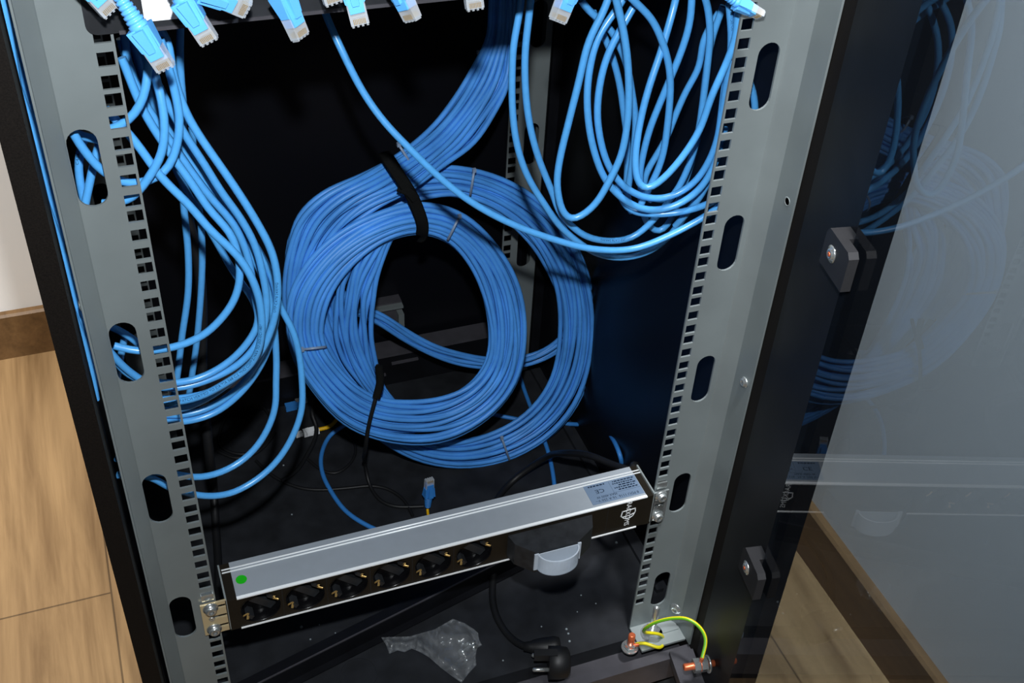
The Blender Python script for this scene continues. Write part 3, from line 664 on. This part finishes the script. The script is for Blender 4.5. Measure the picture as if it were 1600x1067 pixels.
# ------------------------------------------------------------------ the big tied coil
coil = empty('cable_coil', (100, 290, ZB), 'large tied coil of many blue network cables standing inside the cabinet', 'cable coil')
def interp(P, t):
    n = len(P) - 1; x = t * n; i = min(n - 1, int(x)); f = x - i
    return tuple(a + (b - a) * f for a, b in zip(P[i], P[i + 1]))
def resamp(P, n, closed=False):
    Q = smooth([Vector((p[0], p[1], p[2] if len(p) > 2 else 0)) for p in P], 4.0, closed)
    if closed: Q.append(Q[0].copy())
    L = [0]
    for a, b_ in zip(Q[:-1], Q[1:]): L.append(L[-1] + (b_ - a).length)
    out = []; j = 0
    for k in range(n):
        s = L[-1] * k / (n - 1)
        while j < len(L) - 2 and L[j + 1] < s: j += 1
        out.append(Q[j].lerp(Q[j + 1], (s - L[j]) / max(1e-9, L[j + 1] - L[j])))
    return out
def ribbon(outer, inner, n, layers, yfun, closed=False, samples=64, weave=0.8, dy=6.0, r=3.05, name='cable'):
    A = resamp(outer, samples, closed); B = resamp(inner, samples, closed)
    for l in range(layers):
        for i in range(n - (l % 2)):
            ph = R_.uniform(0, 6.28); fr = R_.choice([1, 2, 3]); am = weave / n * R_.uniform(.4, 1.2); ph2 = R_.uniform(0, 6.28)
            pts = []
            for k in range(samples):
                w = 2 * math.pi * k / (samples - 1)
                t = (i + .5 + .5 * (l % 2)) / n + am * math.sin(fr * w + ph); t = max(0.02, min(.98, t))
                p = A[k].lerp(B[k], t)
                y = yfun(p.x, p.y, k / (samples - 1)) + l * dy - 7.0 * math.sin(math.pi * t) + 2.2 * math.sin(2 * w + ph2)
                pts.append(WY(p.x, p.y, y))
            pts = relax(pts, 1)
            if closed: pts[-1] = pts[0].copy()
            b = MB(); b.tube(pts, r, 8, closed=closed); b.build(name, M_coil, coil)
yA = lambda u, v, t: lerp(288, 232, (v - 320) / 370)
yB = lambda u, v, t: lerp(342, 306, (v - 262) / 466)
# rear big ring
Bo = [(462, 520), (446, 430), (452, 365), (490, 312), (560, 276), (640, 262), (725, 262), (800, 284), (862, 326), (906, 390), (929, 470), (928, 550), (906, 625), (862, 680), (795, 718), (720, 730), (650, 718), (590, 685), (530, 625), (490, 570)]
Bi = [(520, 500), (512, 430), (520, 385), (560, 345), (610, 322), (660, 312), (715, 308), (768, 328), (812, 362), (846, 405), (868, 460), (874, 525), (862, 590), (830, 638), (780, 672), (710, 690), (650, 680), (610, 650), (570, 600), (540, 555)]
ribbon(Bo, Bi, 8, 3, yB, True, 84, .75)
# tail bundle behind
ribbon([(560, 478, 0), (590, 488, 0), (640, 514, 0), (700, 543, 0), (760, 560, 0), (830, 553, 0), (872, 525, 0), (900, 478, 0), (912, 430, 0)], [(560, 494, 0), (585, 506, 0), (640, 542, 0), (700, 567, 0), (760, 575, 0), (835, 567, 0), (886, 538, 0), (914, 492, 0), (925, 440, 0)], 4, 2, lambda u, v, t: lerp(430, 400, t), False, 44, .7)
# upright strands inside the ring, left
ribbon([(580, 345), (545, 400), (522, 450), (520, 505), (535, 560), (562, 600), (600, 640)], [(630, 350), (608, 395), (588, 450), (581, 525), (590, 570), (602, 605), (640, 650)], 7, 2, lambda u, v, t: lerp(300, 285, t), False, 44, .5)
ribbon([(470, 460), (490, 490), (505, 530), (520, 570)], [(535, 440), (545, 480), (548, 540), (556, 590)], 6, 1, lambda u, v, t: 330, False, 24, .5)
# bundle coming down from the top and joining the ring on the left
ribbon([(768, -60), (766, 10), (762, 60), (742, 100), (712, 150), (678, 192), (622, 238), (560, 274), (500, 304), (461, 342), (446, 390), (441, 440), (444, 490), (462, 540), (490, 590)],
       [(806, -60), (804, 20), (803, 85), (798, 128), (772, 180), (742, 226), (700, 258), (648, 296), (590, 325), (540, 365), (508, 405), (492, 445), (488, 490), (500, 530), (525, 575)],
       9, 3, lambda u, v, t: lerp(430, 292, min(1, t / .55)) if t < .55 else lerp(292, 280, (t - .55) / .45), False, 64, .5)
# front ring
Ao = [(448, 520), (450, 465), (475, 415), (520, 370), (585, 335), (655, 318), (722, 335), (776, 385), (812, 450), (822, 530), (806, 600), (760, 655), (690, 690), (610, 690), (540, 664), (488, 610), (458, 560)]
Ai = [(505, 520), (510, 478), (528, 440), (560, 405), (605, 376), (655, 364), (702, 378), (740, 422), (763, 492), (762, 556), (737, 596), (692, 620), (640, 627), (596, 622), (558, 600), (530, 570), (512, 545)]
ribbon(Ao, Ai, 9, 3, yA, True, 84, .6)
def band(P, w, h, name, m, parent, up):
    pts = relax(smooth(P, 3), 2); b = MB(); b.tube(pts, 1, 8, 0, (w, h), [Vector(up)] * len(pts)); return b.build(name, m, parent)
CV = (-.2, -.75, .62)
band([WY(600, 238, 330), WY(608, 250, 272), WY(622, 272, 264), WY(640, 300, 258), WY(652, 325, 258), WY(660, 350, 258), WY(659, 366, 268), WY(656, 372, 300)], 6.5, .8, 'velcro_strap', M_velcro, coil, CV)
band([WY(622, 292, 262), WY(640, 300, 256), WY(650, 312, 255)], 5, .8, 'velcro_strap', M_velcro, coil, CV)
def tie(a, c, y, name='zip_tie', head=None):
    P = [WY(a[0], a[1], y + 14), WY(a[0], a[1], y - 2), WY((a[0] + c[0]) / 2, (a[1] + c[1]) / 2, y - 9), WY(c[0], c[1], y - 2), WY(c[0], c[1], y + 14)]
    b = MB(); pts = smooth(P, 3); b.tube(pts, 1, 6, 0, (1.5, .7), [Vector(CV)] * len(pts))
    h = WY(*(head or a), y - 4); b.obox(h, Vector((1.9, 0, 0)), Vector((0, 1.8, 0)), Vector((0, 0, 2.1)))
    b.build(name, M_tie, coil)
tie((764, 45), (803, 54), 404, head=(768, 47)); tie((748, 82), (803, 95), 398); tie((623, 226), (646, 262), 318); tie((741, 266), (735, 304), 320)
tie((718, 338), (700, 374), 268); tie((472, 546), (508, 542), 243); tie((784, 684), (796, 718), 296)

# ------------------------------------------------------------------ things lying on the cabinet floor
def fcord(pts, r, m, label, group=None, lift=None, name='network_cable', parent=None):
    P = []
    for i, p in enumerate(pts):
        P.append(WZ(p[0], p[1], ZB + r + (p[2] if len(p) > 2 else 0)))
    b = MB(); b.tube(relax(smooth(P, 5), 2), r, 8)
    o = b.build(name, m, parent)
    if parent is None: tag(o, label, 'cable', group)
    return o
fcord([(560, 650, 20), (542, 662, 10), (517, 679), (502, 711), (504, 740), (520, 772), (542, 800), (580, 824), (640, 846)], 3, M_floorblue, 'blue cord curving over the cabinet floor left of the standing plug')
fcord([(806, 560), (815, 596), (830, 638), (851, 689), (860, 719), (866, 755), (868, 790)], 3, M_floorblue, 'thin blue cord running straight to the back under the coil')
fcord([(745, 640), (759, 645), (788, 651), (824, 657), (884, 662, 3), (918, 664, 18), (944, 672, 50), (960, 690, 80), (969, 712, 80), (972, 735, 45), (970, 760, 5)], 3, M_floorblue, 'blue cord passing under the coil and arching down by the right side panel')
b = MB()
P = [WY(283, 240, 190), WY(289, 320, 188), WY(303, 378, 185), WY(312, 425, 182), WY(316, 487, 180), WY(316, 581, 175), WY(319, 631, 170), WY(328, 719, 160), WZ(334, 762, ZB + 40), WZ(337, 819, ZB + 12), WZ(341, 881, ZB + 6), WZ(341, 960, ZB + 6)]
b.tube(relax(smooth(P, 8), 2), 5, 10); tag(b.build('power_cable', M_rubber), 'thick black cable hanging behind the left bunch down to the floor', 'cable')
fcord([(430, 676), (408, 702), (376, 710), (344, 697), (348, 663), (367, 638), (396, 630), (418, 644), (423, 673), (405, 705), (370, 716), (340, 705)], 2.2, M_rubber, 'thin black cord coiled in a ring on the floor behind the left rail')
fcord([(400, 720), (421, 740), (450, 756), (478, 764), (510, 765), (548, 762), (580, 759), (606, 764), (631, 781), (645, 806)], 2.2, M_rubber, 'thin black cord lying flat across the floor left of the standing plug')
fcord([(478, 715), (500, 733), (523, 740), (545, 727), (556, 705), (552, 688), (540, 676)], 2, M_rubber, 'thin black cord in a small arc beside the blue floor cord')
fcord([(500, 560, 40), (488, 650, 20), (495, 665, 10), (491, 689, 4), (478, 714), (462, 737), (440, 752)], 3, M_rubber, 'black cord dropping behind the lower drooping blue cord')
b = MB()
P = [WY(590, 570, 250), WY(594, 590, 236), WY(586, 625, 226), WY(576, 665, 222), WY(571, 700, 222), WZ(571, 728, ZB + 26), WZ(577, 756, ZB + 6), WZ(593, 781, ZB + 2.4), WZ(615, 791, ZB + 2.4), WZ(638, 792, ZB + 2.4), WZ(662, 791, ZB + 3)]
b.tube(relax(smooth(P, 5), 2), [2.4] * 400, 8)
o = b.build('black_cord', M_rubber); tag(o, 'thin black cord tied to the coil and trailing to the standing plug', 'cable')
b = MB(); P = [WY(592, 572, 232), WY(594, 596, 228), WY(588, 622, 222)]; b.tube(smooth(P, 3), 4, 8, 0, (4.5, 3), [Vector(CV)] * 200); b.build('velcro_tab', M_velcro, o)
# plug standing on the floor
t0 = WZ(668, 797, ZB + 4); tdir = (WY(672, 738, t0.y + 4) - t0).normalized()
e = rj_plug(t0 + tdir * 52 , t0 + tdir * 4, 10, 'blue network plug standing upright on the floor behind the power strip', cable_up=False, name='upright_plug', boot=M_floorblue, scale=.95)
b = MB(); b.tube(smooth([t0 + tdir * 8, t0 + tdir * 1, t0 + Vector((-3, -14, -1)), t0 + Vector((-8, -30, -1.5))], 2), 1.8, 8); b.build('yellow_wire', M_yellow, e)
# yellow leads at the back left
b = MB(); b.tube(smooth([WZ(428, 552, ZB + 40), WZ(445, 563, ZB + 34), WZ(470, 578, ZB + 22), WZ(495, 596, ZB + 4)], 4), 2.6, 8); tag(b.build('yellow_lead', M_yellow), 'yellow lead slanting down at the back left behind the coil', 'cable')
e = empty('yellow_patch_lead', WZ(500, 668, ZB), 'yellow lead with a white connector on the floor left of the coil', 'cable')
b = MB(); b.tube(smooth([WZ(498, 671, ZB + 4), WZ(513, 667, ZB + 4), WZ(524, 658, ZB + 4), WZ(530, 645, ZB + 4)], 3), 2.8, 8); b.build('yellow_wire', M_yellow, e)
def bar(mb, p, q, w, h, mi=0):
    d = (q - p); s = d.cross(Vector((0, 0, 1))).normalized(); mb.obox((p + q) / 2, d / 2, s * w, Vector((0, 0, h)), mi)
b = MB(); bar(b, WZ(498, 671, ZB + 5), WZ(474, 677, ZB + 5), 4.5, 4); bar(b, WZ(472, 677, ZB + 5), WZ(462, 680, ZB + 5), 3, 3); bar(b, WZ(484, 674, ZB + 8), WZ(478, 676, ZB + 8), 5.5, 3); b.build('white_connector', M_white, e)
e = empty('yellow_patch_lead', WZ(485, 620, ZB), 'yellow lead ending in a small blue connector, furthest back on the floor', 'cable')
b = MB(); b.tube(smooth([WZ(478, 622, ZB + 4), WZ(488, 613, ZB + 4), WZ(500, 600, ZB + 4)], 3), 2.6, 8); b.build('yellow_wire', M_yellow, e)
b = MB(); bar(b, WZ(478, 622, ZB + 5), WZ(462, 628, ZB + 5), 5, 4); b.build('clear_connector', M_clear, e)
b = MB(); bar(b, WZ(463, 633, ZB + 5), WZ(446, 637, ZB + 5), 4.5, 4.5); bar(b, WZ(468, 631, ZB + 5), WZ(462, 633, ZB + 5), 3, 3); b.build('blue_connector', M_floorblue, e)
# loose black strip lying across the floor
p0, p1 = WZ(405, 1067, ZB + 26), WZ(772, 883, ZB + 26); dd = (p1 - p0).normalized(); p0 = p0 - dd * 30; p1 = p1 + dd * 40
sd = dd.cross(Vector((0, 0, 1))).normalized()
if sd.y > 0: sd = -sd
b = MB()
b.prism([p0 + Vector((0, 0, 0)), p0 - sd * 13, p0 - sd * 13 - Vector((0, 0, 26)), p0 - sd * 11 - Vector((0, 0, 26)), p0 - sd * 11 - Vector((0, 0, 2)), p0 - sd * 2 - Vector((0, 0, 2)), p0 - sd * 2 - Vector((0, 0, 24)), p0 + sd * 8 - Vector((0, 0, 24)), p0 + sd * 8 - Vector((0, 0, 26)), p0 - sd * 0 - Vector((0, 0, 26))], p1 - p0)
b.obox((p0 + p1) / 2, (p1 - p0) / 2, sd * .8, Vector((0, 0, .8)), 1)  # paler edge strip: the gleam along the top edge put into colour
tag(b.build('metal_strip', [M_black, M_frame]), 'loose black metal strip lying diagonally on the floor below the power strip', 'metal strip')
# plastic bag with fixings
out2 = [(205, 745), (240, 800), (262, 862), (320, 838), (372, 850), (420, 825), (480, 850), (540, 885), (620, 955), (690, 1010), (770, 1065), (820, 1000), (875, 940), (868, 880), (880, 820), (915, 800), (893, 760), (888, 715), (860, 690), (790, 645), (710, 615), (640, 655), (580, 690), (490, 715), (400, 740), (300, 742)]
pl = [(550 + x / 4.5, 830 + y / 4.5) for x, y in out2]
bm = bmesh.new(); vv = [bm.verts.new((x, y, 0)) for x, y in pl]; ee = [bm.edges.new((vv[i], vv[(i + 1) % len(vv)])) for i in range(len(vv))]
bmesh.ops.triangle_fill(bm, use_beauty=True, edges=ee); 
for _ in range(3): bmesh.ops.subdivide_edges(bm, edges=bm.edges[:], cuts=1, use_grid_fill=True)
edge = {v for v in bm.verts if v.is_boundary}
rb_ = random.Random(5); bm.verts.index_update(); Pv = []
from mathutils import noise as mnoise
for v in bm.verts:
    n = mnoise.fractal(Vector((v.co.x * .06, v.co.y * .06, 3.1)), .8, 2.2, 4)
    d = min(((v.co.x - x) ** 2 + (v.co.y - y) ** 2) ** .5 for x, y in pl)
    ridge = 12 * math.exp(-((v.co.x - 690) * .62 - (v.co.y - 1036) * .78 + 8) ** 2 / 90.0) if v.co.x > 650 else 5
    h = 2 + min(1, d / 16) * (11 + 11 * n) + ridge * .3 + (2.5 + 2.5 * n if v in edge else 0)
    tt = max(0, min(1, ((v.co.x - 655) * 67 + (v.co.y - 1004) * 54) / (67 * 67 + 54 * 54)))
    ds = ((v.co.x - 655 - 67 * tt) ** 2 + (v.co.y - 1004 - 54 * tt) ** 2) ** .5
    h += 10 * math.exp(-(ds / 6.0) ** 2)
    Pv.append(WZ(v.co.x, v.co.y, ZB + max(1.2, h)))
Fv = [[v.index for v in f.verts] for f in bm.faces]; bm.free()
b = MB(); b.add(Pv, Fv, 0, True)
tag(b.build('plastic_bag', M_bag), 'crumpled clear plastic bag holding metal fixings on the cabinet floor', 'plastic bag')
for i, (x, y) in enumerate(((840, 790), (815, 815), (780, 845), (850, 815), (795, 800), (640, 790), (808, 905), (750, 770))):
    c = WZ(550 + x / 4.5, 830 + y / 4.5, ZB + 3.5); a = Vector((R_.uniform(-1, 1), R_.uniform(-1, 1), .3)).normalized(); k = 1.0 if i < 5 else .6
    b = MB(); b.lathe(c - a * 4 * k, a, [(0, 2.4 * k), (6 * k, 2.4 * k), (6.2 * k, 4.6 * k), (8 * k, 4.4 * k), (9 * k, 2 * k)], 12)
    tag(b.build('screw', M_chrome), 'small bright screw inside the clear plastic bag', 'screw', 'fixings inside the plastic bag')
for u, v, r in ((471, 980, 2.6), (485, 999, 1.6), (499, 976, 1.2), (524, 989, 1.2), (737, 568, 2.4), (963, 848, 2.4), (908, 930, 1.4), (885, 983, 2.0), (888, 990, 1.8), (890, 1002, 2.0), (931, 943, 1.3), (786, 1032, 1.5), (846, 979, 1.4), (456, 804, 1.6), (443, 727, 1.8), (902, 956, 1.2), (752, 681, 1.3)):
    r *= .75; b = MB(); b.lathe(WZ(u, v, ZB), (R_.uniform(-.2, .2), R_.uniform(-.2, .2), 1), [(0, r), (r * .6, r * .9), (r, r * .4)], 7, smooth=False)
    tag(b.build('crumb', M_grime), 'tiny pale crumb of debris on the black cabinet floor', 'debris', 'crumbs on the cabinet floor')
# earth wire
b = MB()
lug = STUD + Vector((0, 0, 13))
P = [GND + Vector((4, -2, -2)), GND + Vector((12, -4, 2)), WZ(1030, 1012, -252), WY(1037, 1000, -22), WY(1033, 992, -26), WY(1020, 989, -28), WY(1007, 988, -30), WY(1008, 982, -36), WY(1025, 972, -44), WY(1050, 966, -54), WY(1075, 967, -66), WY(1092, 978, -76), WY(1103, 998, -88), lug]
pts = relax(smooth(P, 3), 3); b.tube(pts, 2.0, 10)
o = b.build('earth_wire', M_earthw); tag(o, 'yellow and green earth wire arching from the rail foot to the door stud', 'earth wire')
uvl = o.data.uv_layers.new(name='UVMap')
for p in o.data.polygons:
    for li in p.loop_indices:
        vi = o.data.loops[li].vertex_index; uvl.data[li].uv = (((vi % 10) / 10 + .0) % 1.0, vi / len(o.data.vertices))
b = MB(); b.tube(smooth([lug, (lug + STUD) / 2 + Vector((0, 0, 2)), STUD], 2), 2.2, 8); b.lathe(STUD - DN * .6, DN, [(0, 7), (1.2, 7)], 16); b.build('ring_lug', M_copper, o)
b = MB(); b.tube(smooth([GND + Vector((3, -2, -2)), GND + Vector((9, -4, 0))], 2), 2.4, 8); b.lathe(GND - Vector((0, 0, 2)), (0, 0, 1), [(0, 6.5), (1.2, 6.5)], 16); b.build('ring_lug', M_copper, o)

# ------------------------------------------------------------------ camera, flash, added wall fill spots, ambient
cam = bpy.data.cameras.new('camera'); co = bpy.data.objects.new('camera', cam); COL.objects.link(co)
cam.sensor_width = 36; cam.lens = FOC * 36 / 1600; cam.clip_start = 0.02; cam.clip_end = 30
mw = Matrix((ROW[0], -ROW[1], -ROW[2])).transposed().to_4x4(); mw.translation = CAM * MM
co.matrix_world = mw; S.camera = co
fl = bpy.data.lights.new('flash', 'SPOT'); fl.energy = 47; fl.spot_size = math.radians(95); fl.spot_blend = 0.5; fl.shadow_soft_size = 0.012; fl.color = (0.93, 0.97, 1.0)
fo = bpy.data.objects.new('flash', fl); COL.objects.link(fo)
m2 = mw.copy(); m2.translation = (CAM - ROW[1] * 105 + ROW[2] * 10) * MM; fo.matrix_world = m2
def lamp(name, loc, target, energy, size, angle, color):
    l = bpy.data.lights.new(name, 'SPOT'); l.energy = energy; l.shadow_soft_size = size; l.spot_size = math.radians(angle); l.spot_blend = 1.0; l.color = color
    o = bpy.data.objects.new(name, l); COL.objects.link(o); o.location = loc
    o.rotation_euler = (Vector(target) - Vector(loc)).to_track_quat('-Z', 'Y').to_euler()
lamp('wall_fill', (-0.9, 0.1, 2.0), (-0.7, 0.6, -0.2), 300, 0.12, 46, (1.0, 0.98, 0.955))  # added spot, brightens the back wall and floor at the left
lamp('wall_fill', (0.2, -0.5, 2.25), (0.53, -0.16, 0.74), 860, 0.15, 29, (0.97, 0.98, 1.0))  # added spot, brightens the right wall seen through the glass
W = bpy.data.worlds.new('world'); S.world = W; W.use_nodes = True
W.node_tree.nodes['Background'].inputs['Color'].default_value = (0.9, 0.95, 1.0, 1); W.node_tree.nodes['Background'].inputs['Strength'].default_value = 0.06
S.view_settings.view_transform = 'Standard'; S.view_settings.look = 'None'; S.view_settings.exposure = 0.0
S.cycles.max_bounces = 8; S.cycles.transparent_max_bounces = 16; S.cycles.use_denoising = True
for o in list(bpy.data.objects):
    if '_o' in o: del o['_o']
